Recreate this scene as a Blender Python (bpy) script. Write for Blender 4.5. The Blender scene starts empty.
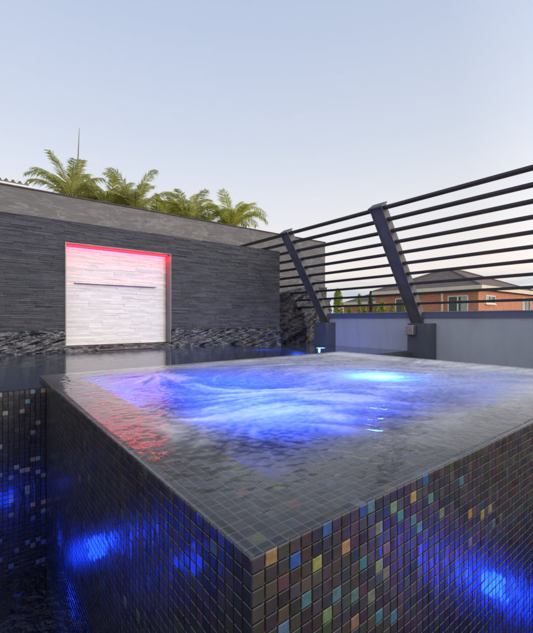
import bpy, math, random
import numpy as np
from mathutils import Vector, noise

random.seed(7)
RNG = np.random.default_rng(11)
S = 0.36                      # metres per layout unit (camera height above the spa rim)
scene = bpy.context.scene
COL = scene.collection

# ------------------------------------------------------------------ helpers
class MB:
    """collects vertices and faces; build() links them as one mesh object"""
    def __init__(self):
        self.v = []; self.f = []; self.m = []
        self.attr = {}
    def quad(self, a, b, c, d, mi=0):
        n = len(self.v); self.v += [a, b, c, d]; self.f.append((n, n+1, n+2, n+3)); self.m.append(mi)
    def poly(self, pts, mi=0):
        n = len(self.v); self.v += list(pts); self.f.append(tuple(range(n, n+len(pts)))); self.m.append(mi)
    def box(self, x0, x1, y0, y1, z0, z1, mi=0):
        n = len(self.v)
        self.v += [(x0,y0,z0),(x1,y0,z0),(x1,y1,z0),(x0,y1,z0),(x0,y0,z1),(x1,y0,z1),(x1,y1,z1),(x0,y1,z1)]
        for q in ((0,3,2,1),(4,5,6,7),(0,1,5,4),(1,2,6,5),(2,3,7,6),(3,0,4,7)):
            self.f.append(tuple(n+i for i in q)); self.m.append(mi)
    def hexa(self, p, mi=0):
        n = len(self.v); self.v += list(p)
        for q in ((0,3,2,1),(4,5,6,7),(0,1,5,4),(1,2,6,5),(2,3,7,6),(3,0,4,7)):
            self.f.append(tuple(n+i for i in q)); self.m.append(mi)
    def tube(self, pts, rad, seg=8, mi=0):
        rings = []
        for i, p in enumerate(pts):
            p = Vector(p)
            t = (Vector(pts[min(i+1, len(pts)-1)]) - Vector(pts[max(i-1, 0)])).normalized()
            a = t.cross(Vector((0, 0, 1)))
            if a.length < 1e-3: a = t.cross(Vector((1, 0, 0)))
            a.normalize(); b = t.cross(a)
            r = rad[i] if hasattr(rad, '__len__') else rad
            n = len(self.v)
            self.v += [tuple(p + (a*math.cos(2*math.pi*k/seg) + b*math.sin(2*math.pi*k/seg))*r) for k in range(seg)]
            rings.append(n)
        for i in range(len(rings)-1):
            for k in range(seg):
                self.f.append((rings[i]+k, rings[i]+(k+1) % seg, rings[i+1]+(k+1) % seg, rings[i+1]+k)); self.m.append(mi)
        self.f.append(tuple(rings[0]+k for k in range(seg))[::-1]); self.m.append(mi)
        self.f.append(tuple(rings[-1]+k for k in range(seg))); self.m.append(mi)
    def build(self, name, mat, parent=None, smooth=False, origin=None, bevel=0):
        return link_mesh(name, np.array(self.v, float), self.f, mat, parent, smooth, self.m, origin, bevel)

def world_loc(o):
    p = Vector((0, 0, 0))
    while o is not None:
        p = p + Vector(o.location); o = o.parent
    return p

def link_mesh(name, v, f, mat, parent=None, smooth=False, mi=None, origin=None, bevel=0):
    v = np.asarray(v, float) * S
    me = bpy.data.meshes.new(name)
    if parent is not None:
        base = np.array(world_loc(parent)); loc = (0, 0, 0)
    else:
        if origin is None:
            lo, hi = v.min(0), v.max(0); base = np.array([(lo[0]+hi[0])/2, (lo[1]+hi[1])/2, lo[2]])
        else:
            base = np.array(origin, float)*S
        loc = tuple(base)
    v = v - base
    me.from_pydata([tuple(p) for p in v], [], [tuple(int(i) for i in q) for q in f])
    mats = mat if isinstance(mat, (list, tuple)) else [mat]
    for m in mats: me.materials.append(m)
    if mi is not None and len(mats) > 1:
        me.polygons.foreach_set('material_index', np.array(mi, dtype=np.int32))
    if smooth:
        me.polygons.foreach_set('use_smooth', np.ones(len(me.polygons), dtype=bool))
    me.update()
    o = bpy.data.objects.new(name, me); COL.objects.link(o)
    o.location = loc
    if parent is not None: o.parent = parent
    if bevel:
        b = o.modifiers.new('bevel', 'BEVEL'); b.width = bevel*S; b.segments = 2; b.limit_method = 'ANGLE'
    return o

def tag(o, label=None, cat=None, group=None, kind=None):
    if label: o['label'] = label
    if cat: o['category'] = cat
    if group: o['group'] = group
    if kind: o['kind'] = kind
    return o

def thing(name, label, cat, loc, group=None):
    o = bpy.data.objects.new(name, None); COL.objects.link(o)
    o.location = tuple(c*S for c in loc); o.empty_display_size = .1
    return tag(o, label, cat, group)

# ------------------------------------------------------------------ materials
class NT:
    def __init__(self, name):
        self.mat = bpy.data.materials.new(name); self.mat.use_nodes = True
        self.t = self.mat.node_tree; self.t.nodes.clear()
        self.out = self.t.nodes.new('ShaderNodeOutputMaterial')
    def n(self, typ, ins=None, **kw):
        nd = self.t.nodes.new(typ)
        for k, v in kw.items(): setattr(nd, k, v)
        if ins:
            for k, v in ins.items(): self.set(nd, k, v)
        return nd
    def set(self, nd, k, v):
        s = nd.inputs[k]
        if isinstance(v, bpy.types.NodeSocket): self.t.links.new(v, s)
        elif isinstance(v, bpy.types.Node): self.t.links.new(v.outputs[0], s)
        else:
            if isinstance(v, (tuple, list)) and len(v) == 3 and s.type == 'RGBA': v = (*v, 1)
            s.default_value = v
    def ramp(self, fac, stops):
        r = self.n('ShaderNodeValToRGB', {0: fac})
        e = r.color_ramp.elements
        while len(e) > 1: e.remove(e[0])
        e[0].position = stops[0][0]; c = stops[0][1]; e[0].color = (*c, 1) if len(c) == 3 else c
        for p, c in stops[1:]:
            x = e.new(p); x.color = (*c, 1) if len(c) == 3 else c
        return r.outputs[0]
    def obj(self, scale=(1, 1, 1), rot=(0, 0, 0)):
        tc = self.n('ShaderNodeNewGeometry')
        m = self.n('ShaderNodeMapping', {0: tc.outputs['Position'], 2: rot, 3: scale})
        return m.outputs[0]
    def noise(self, vec, scale, detail=4, rough=.55, dist=0):
        return self.n('ShaderNodeTexNoise', {'Vector': vec, 'Scale': scale, 'Detail': detail, 'Roughness': rough, 'Distortion': dist}).outputs[0]
    def mix(self, f, a, b, bt='MIX'):
        m = self.n('ShaderNodeMix', data_type='RGBA', blend_type=bt)
        self.set(m, 0, f); self.set(m, 6, a); self.set(m, 7, b)
        return m.outputs[2]
    def math(self, op, a, b=0.0, c=None, clamp=False):
        m = self.n('ShaderNodeMath', operation=op, use_clamp=clamp)
        self.set(m, 0, a); self.set(m, 1, b)
        if c is not None: self.set(m, 2, c)
        return m.outputs[0]
    def bump(self, h, strength=.3, dist=.01, normal=None):
        b = self.n('ShaderNodeBump', {'Height': h, 'Strength': strength, 'Distance': dist})
        if normal is not None: self.set(b, 'Normal', normal)
        return b.outputs[0]
    def principled(self, color, rough=.5, **kw):
        p = self.n('ShaderNodeBsdfPrincipled', {'Base Color': color, 'Roughness': rough})
        for k, v in kw.items(): self.set(p, k.replace('_', ' '), v)
        self.t.links.new(p.outputs[0], self.out.inputs[0])
        return self.mat

def plain(name, c, rough=.5, var=.12, scale=6, metal=0., bump=0.0, bscale=60, **kw):
    n = NT(name); v = n.obj()
    f = n.noise(v, scale, 5)
    lo = tuple(x*(1-var) for x in c); hi = tuple(min(1, x*(1+var)) for x in c)
    col = n.ramp(f, [(.3, lo), (.7, hi)])
    args = dict(Metallic=metal, **kw)
    if bump: args['Normal'] = n.bump(n.noise(v, bscale, 4), bump, .004)
    rr = n.ramp(n.noise(v, scale*2.3, 3), [(.3, (rough*.85,)*3), (.7, (min(1, rough*1.15),)*3)])
    return n.principled(col, rr, **args)

def emitter(name, c, strength):
    n = NT(name); e = n.n('ShaderNodeEmission', {0: c, 1: strength}); n.t.links.new(e.outputs[0], n.out.inputs[0]); return n.mat

# glazed mosaic: each tile carries its own colour (attribute) over a wet gloss
def mosaic_mat(nm='glass_mosaic', spec=.62, coat=.35):
    n = NT(nm)
    a = n.n('ShaderNodeAttribute', attribute_name='tile_col')
    v = n.obj()
    sm = n.noise(v, 90, 3)
    col = n.mix(n.ramp(sm, [(.35, (0, 0, 0)), (.75, (.5, .5, .5))]), a.outputs['Color'], (.035, .033, .032))
    film = n.noise(n.obj((14, 14, 2.2)), 2.2, 3, .5, .3)
    fine = n.noise(v, 120, 2)
    nor = n.bump(film, .40, .014); nor = n.bump(fine, .12, .002, nor)
    m = n.principled(col, n.ramp(n.noise(v, 25, 3), [(.3, (.24,)*3), (.75, (.50,)*3)]), Normal=nor)
    p = [x for x in n.t.nodes if x.type == 'BSDF_PRINCIPLED'][0]
    p.inputs['Specular IOR Level'].default_value = spec
    p.inputs['Coat Weight'].default_value = coat; p.inputs['Coat Roughness'].default_value = .08
    return m

M = {}
M['mosaic'] = mosaic_mat(); M['mosaic_wet'] = mosaic_mat('submerged_glass_mosaic', .10, 0.0)
M['grout_dark'] = plain('dark_grout', (.085, .08, .072), .55, .25, 30, bump=.3)
M['grout_pale'] = plain('pale_grout', (.075, .075, .075), .5, .25, 30, bump=.3)
M['charcoal_metal'] = plain('charcoal_metal', (.028, .029, .036), .38, .15, 5, bump=.05)
M['post_metal'] = plain('post_metal', (.135, .13, .125), .62, .18, 6, bump=.06)
M['steel'] = plain('brushed_steel', (.42, .42, .43), .32, .1, 20, metal=.85)
M['dark_concrete'] = plain('dark_concrete', (.075, .08, .088), .7, .3, 5, bump=.25)
M['terrace'] = plain('terrace_concrete', (.09, .09, .095), .75, .25, 3, bump=.25)
M['pale_render'] = plain('pale_render', (.78, .78, .77), .6, .06, 4, bump=.1)
M['white_roof'] = plain('white_roof_sheet', (.72, .73, .74), .4, .08, 5)
M['cream'] = plain('cream_paint', (.74, .66, .50), .55, .08, 3)
M['white_frame'] = plain('white_window_frame', (.78, .76, .70), .45, .05, 5)
M['bark'] = plain('bark', (.12, .09, .06), .85, .35, 8, bump=.6)
M['slab_cap'] = plain('dark_stone_cap', (.04, .04, .042), .6, .2, 8, bump=.2)

def parapet_mat(name, base, hi, rough=.55):
    n = NT(name); v = n.obj()
    a = n.noise(v, 1.1, 3); b = n.noise(n.obj((1, 1, .25)), 9, 5, .6)
    c = n.ramp(a, [(.3, base), (.7, hi)])
    c = n.mix(n.ramp(b, [(.45, (0, 0, 0)), (.85, (.42,)*3)]), c, tuple(x*.62 for x in base))
    return n.principled(c, rough, Normal=n.bump(n.noise(v, 170, 4), .25, .002))
M['parapet'] = parapet_mat('painted_render_blue_grey', (.455, .515, .60), (.50, .555, .64))
M['parapet_cap'] = parapet_mat('painted_cap_slate_blue', (.12, .155, .27), (.14, .175, .30), .42)
M['pier'] = parapet_mat('painted_pier_slate', (.085, .105, .14), (.11, .13, .165), .5)

def ledgestone(name, dark, mid, pale, vein, rough, vs, lohi=(.55, 1.5), bp=.75):
    n = NT(name)
    r = n.n('ShaderNodeNewGeometry').outputs['Random Per Island']
    v = n.obj((1, 1, 5))
    g = n.noise(v, 5.5, 7, .65, .4)
    base = n.ramp(r, [(0, dark), (.5, mid), (1, pale)])
    g2 = n.ramp(g, [(.33, (lohi[0],)*3), (.5, (1,)*3), (.72, (lohi[1],)*3)])
    c = n.mix(1.0, base, g2, 'MULTIPLY')
    sv = n.noise(n.obj((1.2, 1, 9)), 4, 6, .7, 1.5)
    c = n.mix(n.ramp(sv, [(.60, (0, 0, 0)), (.70, (vs,)*3)]), c, vein)
    h = n.noise(n.obj((1, 1, 2.5)), 24, 8, .7)
    return n.principled(c, rough, Normal=n.bump(h, bp, .012))
M['dark_stone'] = ledgestone('charcoal_ledgestone', (.034, .038, .046), (.046, .050, .058), (.064, .067, .074), (.14, .145, .15), .5, .35)
M['white_stone'] = ledgestone('white_ledgestone', (.74, .725, .70), (.79, .775, .75), (.83, .815, .79), (.70, .66, .62), .65, .25, (.90, 1.05), .35)

def rock_mat(name, dark, mid, vein, rough=.38):
    n = NT(name)
    v = n.obj((1, 1, 1), (0, .5, 0))
    d = n.noise(v, 2.2, 5, .6)
    w = n.n('ShaderNodeTexWave', {'Vector': n.obj((.55, 1, 2.6), (0, .45, 0)), 'Scale': 2.6, 'Distortion': 16.0, 'Detail': 5.0, 'Detail Scale': 1.7, 'Detail Roughness': .7})
    g = n.noise(v, 14, 7, .7, .5)
    c = n.ramp(g, [(.35, dark), (.65, mid)])
    c = n.mix(n.ramp(w.outputs[0], [(.80, (0, 0, 0)), (.97, (.75,)*3)]), c, vein)
    h = n.noise(v, 9, 8, .62, .8)
    return n.principled(c, rough, Normal=n.bump(h, .5, .03))
M['wet_rock'] = rock_mat('wet_black_rock', (.008, .009, .012), (.024, .026, .030), (.19, .195, .20), .3)
M['outcrop'] = rock_mat('dark_outcrop_rock', (.007, .008, .011), (.020, .020, .025), (.11, .105, .12), .45)

def slate_panel_mat():
    n = NT('grey_slate_panel')
    r = n.n('ShaderNodeNewGeometry').outputs['Random Per Island']
    v = n.obj((1, 1, 1.8), (0, .16, 0))
    g = n.noise(v, 4.5, 8, .68, .6)
    c = n.ramp(g, [(.3, (.066, .069, .075)), (.5, (.092, .095, .101)), (.72, (.125, .127, .132))])
    for sc_v, rot_, wd_, am in ((1.6, .32, .014, .30), (3.6, .26, .03, .20)):
        q_ = n.noise(n.obj((.5, 1, 2.4), (0, rot_, 0)), sc_v, 8, .6, .5)
        ridge = n.math('ABSOLUTE', n.math('SUBTRACT', q_, .5))
        c = n.mix(n.ramp(ridge, [(0, (am,)*3), (wd_, (0, 0, 0))]), c, (.40, .395, .39))
    c = n.mix(1.0, c, n.ramp(r, [(0, (.88, .88, .9)), (1, (1.1, 1.06, 1.04))]), 'MULTIPLY')
    return n.principled(c, .5, Normal=n.bump(n.noise(v, 30, 6, .65), .35, .006))
M['slate'] = slate_panel_mat()

def brick_mat():
    n = NT('orange_brick')
    tc = n.n('ShaderNodeTexCoord')
    sep = n.n('ShaderNodeSeparateXYZ', {0: n.n('ShaderNodeNewGeometry').outputs['Position']})
    u = n.math('ADD', sep.outputs[0], sep.outputs[1])
    cv = n.n('ShaderNodeCombineXYZ', {0: u, 1: sep.outputs[2]})
    b = n.n('ShaderNodeTexBrick', {'Vector': cv.outputs[0], 'Color1': (.60, .22, .115, 1), 'Color2': (.50, .165, .085, 1), 'Mortar': (.58, .38, .28, 1),
                                  'Scale': 1.0, 'Mortar Size': .008, 'Brick Width': .24, 'Row Height': .086})
    c = n.mix(n.ramp(n.noise(n.obj(), 1.7, 5), [(.35, (0, 0, 0)), (.75, (.35,)*3)]), b.outputs[0], (.44, .16, .08))
    return n.principled(c, .8, Normal=n.bump(n.noise(n.obj(), 60, 4), .3, .004))
M['brick'] = brick_mat()

def rooftile_mat():
    n = NT('grey_brown_roof_tiles')
    sep = n.n('ShaderNodeSeparateXYZ', {0: n.n('ShaderNodeNewGeometry').outputs['Position']})
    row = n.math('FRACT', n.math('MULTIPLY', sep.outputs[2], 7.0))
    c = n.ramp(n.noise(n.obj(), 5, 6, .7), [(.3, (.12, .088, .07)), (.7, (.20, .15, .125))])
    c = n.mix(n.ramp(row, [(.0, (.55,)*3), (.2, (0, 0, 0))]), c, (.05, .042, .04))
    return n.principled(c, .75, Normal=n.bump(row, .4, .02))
M['roof_tile'] = rooftile_mat()

def glass_pane(name, c):
    n = NT(name); return n.principled(c, .06, Specular_IOR_Level=.6)
M['pane'] = glass_pane('dark_window_glass', (.05, .065, .05))

def leaf_mat(name, lo, mid, hi):
    n = NT(name)
    r = n.n('ShaderNodeNewGeometry').outputs['Random Per Island']
    c = n.ramp(r, [(0, lo), (.5, mid), (1, hi)])
    c = n.mix(n.ramp(n.noise(n.obj(), 4, 3), [(.35, (0, 0, 0)), (.75, (.6,)*3)]), c, mid)
    p = n.n('ShaderNodeBsdfPrincipled', {'Base Color': c, 'Roughness': .45})
    t = n.n('ShaderNodeBsdfTranslucent', {0: c})
    m = n.n('ShaderNodeMixShader', {0: .5, 1: p.outputs[0], 2: t.outputs[0]})
    n.t.links.new(m.outputs[0], n.out.inputs[0]); return n.mat
M['palm'] = leaf_mat('palm_leaf', (.36, .40, .10), (.58, .60, .18), (.78, .70, .34))
M['palm_bright'] = leaf_mat('palm_leaf_lime', (.46, .52, .07), (.66, .68, .12), (.80, .74, .26))
M['palm_stem'] = plain('palm_rachis', (.33, .30, .08), .5, .2, 10)
M['palm_dry'] = plain('palm_dry_spear', (.20, .19, .15), .7, .2, 10)
M['lime_leaf'] = leaf_mat('lime_leaf', (.24, .32, .05), (.38, .46, .08), (.52, .56, .14))
M['green_leaf'] = leaf_mat('green_leaf', (.05, .08, .03), (.09, .14, .05), (.16, .22, .08))

# water: a clear thin surface (fresnel gloss over what lies beneath); aerated water and a painted pale sky sheen scatter where the foam attribute says so
def water_mat(name, scale, aniso, bump, tint, foam_sheen=False, rough=.06, murk=0.0, murk_col=(.2, .25, .3)):
    n = NT(name)
    v = n.obj(aniso)
    h = n.noise(v, scale, 4, .55, .5)
    h2 = n.noise(n.obj(aniso, (0, 0, .9)), scale*3.1, 3, .5, .3)
    hh = n.math('ADD', h, n.math('MULTIPLY', h2, .35))
    if foam_sheen:
        fa = n.n('ShaderNodeAttribute', attribute_name='foam_sheen').outputs['Fac']
    nor = n.bump(hh, bump, .03)
    fr = n.n('ShaderNodeFresnel', {'IOR': 1.333, 'Normal': nor})
    gl = n.n('ShaderNodeBsdfGlossy', {'Color': (1, 1, 1, 1), 'Roughness': rough, 'Normal': nor})
    if foam_sheen: n.set(gl, 'Roughness', n.math('ADD', n.math('MULTIPLY', fa, .32), rough, clamp=True))
    tr = n.n('ShaderNodeBsdfTransparent', {0: (*tint, 1)})
    under = tr.outputs[0]
    if murk:
        df = n.n('ShaderNodeBsdfDiffuse', {0: (*murk_col, 1), 'Normal': nor})
        tl = n.n('ShaderNodeBsdfTranslucent', {0: (*murk_col, 1)})
        both = n.n('ShaderNodeMixShader', {0: .5, 1: df.outputs[0], 2: tl.outputs[0]})
        under = n.n('ShaderNodeMixShader', {0: murk, 1: under, 2: both.outputs[0]}).outputs[0]
    if foam_sheen:
        df = n.n('ShaderNodeBsdfDiffuse', {0: (.90, .885, .87, 1), 'Normal': nor})  # warm white leans towards the cream sky reflection
        tl = n.n('ShaderNodeBsdfTranslucent', {0: (.86, .90, .95, 1)})
        both = n.n('ShaderNodeMixShader', {0: .62, 1: df.outputs[0], 2: tl.outputs[0]})
        dp = n.n('ShaderNodeAttribute', attribute_name='deep').outputs['Fac']
        n.set(both, 0, n.math('MULTIPLY', dp, n.math('SUBTRACT', 1.0, n.math('MULTIPLY', fa, .60))))
        under = n.n('ShaderNodeMixShader', {0: fa, 1: under, 2: both.outputs[0]}).outputs[0]
    bf = n.n('ShaderNodeNewGeometry').outputs['Backfacing']
    m = n.n('ShaderNodeMixShader', {0: n.math('MULTIPLY', fr.outputs[0], n.math('SUBTRACT', 1.0, bf)), 1: under, 2: gl.outputs[0]})
    n.t.links.new(m.outputs[0], n.out.inputs[0]); return n.mat
M['spa_water'] = water_mat('spa_water', 13, (1, 1.25, 1), .085, (.93, .96, .98), True, .05)
M['pool_water'] = water_mat('pool_water', 9, (.55, 1.6, 1), .07, (.55, .70, .85), False, .05, .18, (.10, .16, .26))
M['basin_water'] = water_mat('basin_water', 11, (.6, 1.6, 1), .07, (.6, .72, .85), False, .10, .6, (.30, .33, .40))
M['film_water'] = water_mat('film_water', 10, (1.6, 1.6, .35), .03, (.97, .98, .985), False, .22)
M['catch_water'] = water_mat('catch_water', 12, (1, 1, 1), .6, (.75, .85, .95), False, .05)

# ------------------------------------------------------------------ mosaic builder
PIT = .0718
BASE = [(.020, .0185, .017), (.028, .025, .022), (.016, .016, .018), (.036, .032, .028), (.024, .023, .022)]
FLECK = [(.33, .23, .06), (.27, .26, .08), (.07, .19, .17), (.08, .17, .20), (.03, .10, .27), (.16, .22, .09), (.22, .12, .07), (.09, .18, .14)]
def mosaic(name, parent, o, u, v, nrm, nu, nv, skip=None, fleck=.05, forced=None, base=BASE, tilt=.010, thick=.005, ff=None, pale=False, mat='mosaic'):
    """bevelled tiles on a plane: origin o, tile axes u and v, facing nrm"""
    o, u, v, nrm = (np.array(x, float) for x in (o, u, v, nrm))
    V = []; F = []; C = []
    g, b = .0026, .0030
    k = 0
    for j in range(nv):
        for i in range(nu):
            if skip and skip(i, j): continue
            c = o + u*((i+.5)*PIT) + v*((j+.5)*PIT)
            hs = PIT/2 - g - RNG.uniform(0, .0012)
            t = RNG.normal(0, tilt, 2); lift = RNG.normal(0, .0006)
            ring = [(-1, -1), (1, -1), (1, 1), (-1, 1)]
            for (a, d, z) in ((hs, hs, 0), (hs, hs, thick-b), (hs-b, hs-b, thick)):
                for (su, sv) in ring:
                    zz = z + (lift + t[0]*su*a + t[1]*sv*d if z > 0 else 0)
                    V.append(c + u*(su*a) + v*(sv*d) + nrm*zz)
            n = k*12
            for q in range(4):
                w = (q+1) % 4
                F.append((n+q, n+w, n+4+w, n+4+q)); F.append((n+4+q, n+4+w, n+8+w, n+8+q))
            F.append((n+8, n+9, n+10, n+11))
            p = fleck if ff is None else ff(i, j)
            if forced and (i, j) in forced: col = tuple(x*RNG.uniform(.65, 1.15) for x in forced[(i, j)])
            elif RNG.random() < p:
                col = FLECK[(0, 1, 2, 3, 4, 5, 7)[RNG.integers(7)]]
                col = tuple(x*RNG.uniform(.15, .60)+.01 for x in col) if not pale else tuple(.5*x+RNG.uniform(.04, .16) for x in col)
            else:
                col = tuple(x*RNG.uniform(.7, 1.35) for x in base[RNG.integers(len(base))])
            C.append(col); k += 1
    flip = np.dot(np.cross(u, v), nrm) < 0
    if flip: F = [q[::-1] for q in F]
    ob = link_mesh(name, np.array(V), F, M[mat], parent)
    at = ob.data.color_attributes.new('tile_col', 'FLOAT_COLOR', 'POINT')
    arr = np.ones((len(V), 4), np.float32); arr[:, :3] = np.repeat(np.array(C, np.float32), 12, 0)
    at.data.foreach_set('color', arr.ravel())
    return ob

# ------------------------------------------------------------------ ground, terrace
g = MB(); R_ = 6000
g.quad((-R_, -R_, -6), (R_, -R_, -6), (R_, R_, -6), (-R_, R_, -6))
gm = plain('garden_ground', (.07, .085, .045), .9, .4, .6)
tag(g.build('ground', gm), kind='structure')
g = MB(); g.box(-16, 22, -14, 18.2, -5.99, -3.6)
tag(g.build('terrace', M['terrace']), kind='structure')

g = MB(); g.box(-16, 22, -14, -.45, -3.599, -.55); g.box(-16, -.85, -.449, 6.9, -3.599, -.55)  # unseen blocks added to darken the catch channel and brown its reflections
tag(g.build('unseen_deck', plain('unseen_deck_stone', (.19, .165, .14), .6, .25, 4, bump=.2)), kind='structure')

# ------------------------------------------------------------------ spa
X0, X1, Y0, Y1 = .93, .93+112*PIT, 1.29, 1.29+90*PIT
ZC = -2.1                                    # catch water level
spa = thing('spa', 'raised black mosaic spa filled to the brim with swirling blue lit water', 'spa', ((X0+X1)/2, (Y0+Y1)/2, -3.6))
HX0, HX1, HY0, HY1 = X0+8*PIT, X0+100*PIT, Y0+8*PIT, Y0+84*PIT        # the opening of the tub
DEP = -1.3
sh = MB(); e = .012
sh.box(X0+e, X1-e, Y0+e, HY0, -3.6, -.030)
sh.box(X0+e, X1-e, HY1, Y1-e, -3.6, -.030)
sh.box(X0+e, HX0, HY0+.001, HY1-.001, -3.6, -.0301)
sh.box(HX1, X1-e, HY0+.001, HY1-.001, -3.6, -.0301)
sh.build('shell', M['grout_dark'], spa)
rim = MB()
for (a, b, c, d) in ((X0+e*.5, X1-e*.5, Y0+e*.5, HY0), (X0+e*.5, X1-e*.5, HY1, Y1-e*.5), (X0+e*.5, HX0, HY0+.001, HY1-.001), (HX1, X1-e*.5, HY0+.001, HY1-.001)):
    rim.box(a, b, c, d, -.029, -.021)
rim.build('rim_grout', M['grout_pale'], spa)
lin = MB(); q = .003
lin.quad((HX0+q, HY0+q, DEP), (HX0+q, HY1-q, DEP), (HX0+q, HY1-q, -.035), (HX0+q, HY0+q, -.035))
lin.quad((HX1-q, HY0+q, DEP), (HX1-q, HY1-q, DEP), (HX1-q, HY1-q, -.035), (HX1-q, HY0+q, -.035))
lin.quad((HX0+q, HY0+q, DEP), (HX1-q, HY0+q, DEP), (HX1-q, HY0+q, -.035), (HX0+q, HY0+q, -.035))
lin.quad((HX0+q, HY1-q, DEP), (HX1-q, HY1-q, DEP), (HX1-q, HY1-q, -.035), (HX0+q, HY1-q, -.035))
lin.quad((HX0+q, HY0+q, DEP), (HX1-q, HY0+q, DEP), (HX1-q, HY1-q, DEP), (HX0+q, HY1-q, DEP))
tubm = plain('tub_tiles', (.007, .008, .011), .3, .5, 40)
lin.build('tub_lining', tubm, spa)

G, Yl, T1, T2, B1, Gn, Or = FLECK[0], FLECK[1], FLECK[2], FLECK[3], FLECK[4], FLECK[5], FLECK[6]
seen = {(1,0):G,(3,1):B1,(5,2):Yl,(8,2):G,(4,4):T2,(7,5):T1,(6,6):Gn,(9,6):T1,(11,7):Gn,(9,8):Or,(2,5):T2,(12,9):T1,(14,10):T2,(6,0):B1,(12,2):Gn,
        (11,0):T2,(10,0):B1,(15,2):T1,(14,1):Gn,(17,1):G,(18,4):T2,(17,3):T1,(12,5):Yl,(13,4):Or,(13,6):Gn,(10,4):T1,(31,7):G,(33,7):Yl,(20,2):T2,
        (22,4):Gn,(26,2):T1,(28,6):G,(34,9):T2,(19,0):B1,(3,7):Yl,(5,9):T1}
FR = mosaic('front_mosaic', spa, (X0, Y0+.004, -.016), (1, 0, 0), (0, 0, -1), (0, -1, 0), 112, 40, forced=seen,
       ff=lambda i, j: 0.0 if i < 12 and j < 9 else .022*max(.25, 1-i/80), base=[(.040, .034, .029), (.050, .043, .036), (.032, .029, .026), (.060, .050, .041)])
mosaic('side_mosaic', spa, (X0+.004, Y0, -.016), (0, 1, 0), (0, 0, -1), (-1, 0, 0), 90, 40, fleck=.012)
inhole = lambda i, j: 8 <= i < 100 and 8 <= j < 84
mosaic('rim_mosaic', spa, (X0, Y0, -.024), (1, 0, 0), (0, 1, 0), (0, 0, 1), 112, 90, skip=inhole, fleck=.05, tilt=.006, mat='mosaic_wet',
       base=[(.022, .023, .025), (.030, .030, .031), (.016, .017, .020), (.040, .037, .033), (.032, .028, .022)])

# spa lamps: emitting lenses set in the tub, each with its own real light
blue_lens = emitter('blue_lens', (.02, .10, 1, 1), .7)
def lamp_disc(name, parent, c, r, nrm, mat, label=None):
    n = Vector(nrm).normalized(); a = n.cross(Vector((0.3, .9, .1))).normalized(); b = n.cross(a)
    mb = MB(); seg = 20
    top = [tuple(Vector(c) + (a*math.cos(6.2832*k/seg) + b*math.sin(6.2832*k/seg))*r + n*.03) for k in range(seg)]
    bot = [tuple(Vector(c) + (a*math.cos(6.2832*k/seg) + b*math.sin(6.2832*k/seg))*r*1.2) for k in range(seg)]
    mb.poly(top)
    for k in range(seg): mb.quad(bot[k], bot[(k+1) % seg], top[(k+1) % seg], top[k], 1)
    return mb.build(name, [mat, M['charcoal_metal']], parent)
def point(name, c, power, col, rad=.05, parent=None):
    l = bpy.data.lights.new(name, 'POINT'); l.energy = power; l.color = col; l.shadow_soft_size = rad*S
    o = bpy.data.objects.new(name, l); COL.objects.link(o); o.location = tuple(x*S for x in c)
    if parent is not None: o.location = Vector(o.location) - world_loc(parent); o.parent = parent
    return o
BL = (.012, .075, 1.0)
for (c, nr, pw, lc, rad) in (((5.5, 3.93, -.22), (-.2, -.2, 1), 34.0, (.04, .22, 1.0), .15), ((2.6, 3.3, -.92), (0, 0, 1), 50.0, BL, .22), ((3.05, 5.0, -.98), (0, 0, 1), 52.0, BL, .22)):
    lamp_disc('underwater_lamp', spa, (c[0], c[1], c[2]-(.14 if c[2] > -.5 else .26)), .07, (0, 0, 1), blue_lens)
    st_ = MB(); st_.tube([(c[0], c[1], DEP), (c[0], c[1], c[2]-(.142 if c[2] > -.5 else .262))], .04, 10); st_.build('lamp_stem', M['charcoal_metal'], spa)
    point('blue_spa_light', c, pw, lc, rad, spa)

# ---------------- spa water with long-exposure swirls (line integral convolution of noise along a flow)
NX, NY = 560, 450
xs = np.linspace(X0+.002, X1-.002, NX); ys = np.linspace(Y0+.002, Y1-.002, NY)
GX, GY = np.meshgrid(xs, ys)
def flow(x, y):
    vx = np.zeros_like(x); vy = np.zeros_like(x)
    for (cx, cy, out, rot, rad) in ((4.5, 3.2, .9, .35, 1.2), (2.2, 2.7, 1.2, -.2, 1.0), (3.4, 5.0, .5, .35, 1.6), (2.4, 6.4, .6, -.3, .9), (7.2, 4.2, .4, .3, 1.6)):
        dx, dy = x-cx, y-cy; r2 = dx*dx+dy*dy; w = np.exp(-r2/(2*rad*rad)); r = np.sqrt(r2)+.08
        vx += w*(out*dx - rot*dy)/r; vy += w*(out*dy + rot*dx)/r
    vx += .55 + .22*np.sin(1.7*y+.5*x) + .16*np.sin(3.1*y-1.1*x); vy += -.32 + .22*np.cos(1.3*x+.4*y) + .14*np.sin(2.7*x+1.9*y)
    m = np.sqrt(vx*vx+vy*vy)+1e-6
    return vx/m, vy/m
ns = RNG.random((NY, NX))
def blur(a, k):
    for _ in range(k):
        a = (np.roll(a, 1, 0)+np.roll(a, -1, 0)+np.roll(a, 1, 1)+np.roll(a, -1, 1)+2*a)/6
    return a
n1 = blur(ns, 10); n1 = (n1-n1.mean())/n1.std()
n2 = blur(RNG.random((NY, NX)), 40); n2 = (n2-n2.mean())/n2.std()
def samp(a, x, y):
    fx = np.clip((x-xs[0])/(xs[-1]-xs[0])*(NX-1), 0, NX-1.001); fy = np.clip((y-ys[0])/(ys[-1]-ys[0])*(NY-1), 0, NY-1.001)
    ix = fx.astype(int); iy = fy.astype(int); tx = fx-ix; ty = fy-iy
    return a[iy, ix]*(1-tx)*(1-ty)+a[iy, ix+1]*tx*(1-ty)+a[iy+1, ix]*(1-tx)*ty+a[iy+1, ix+1]*tx*ty
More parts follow.
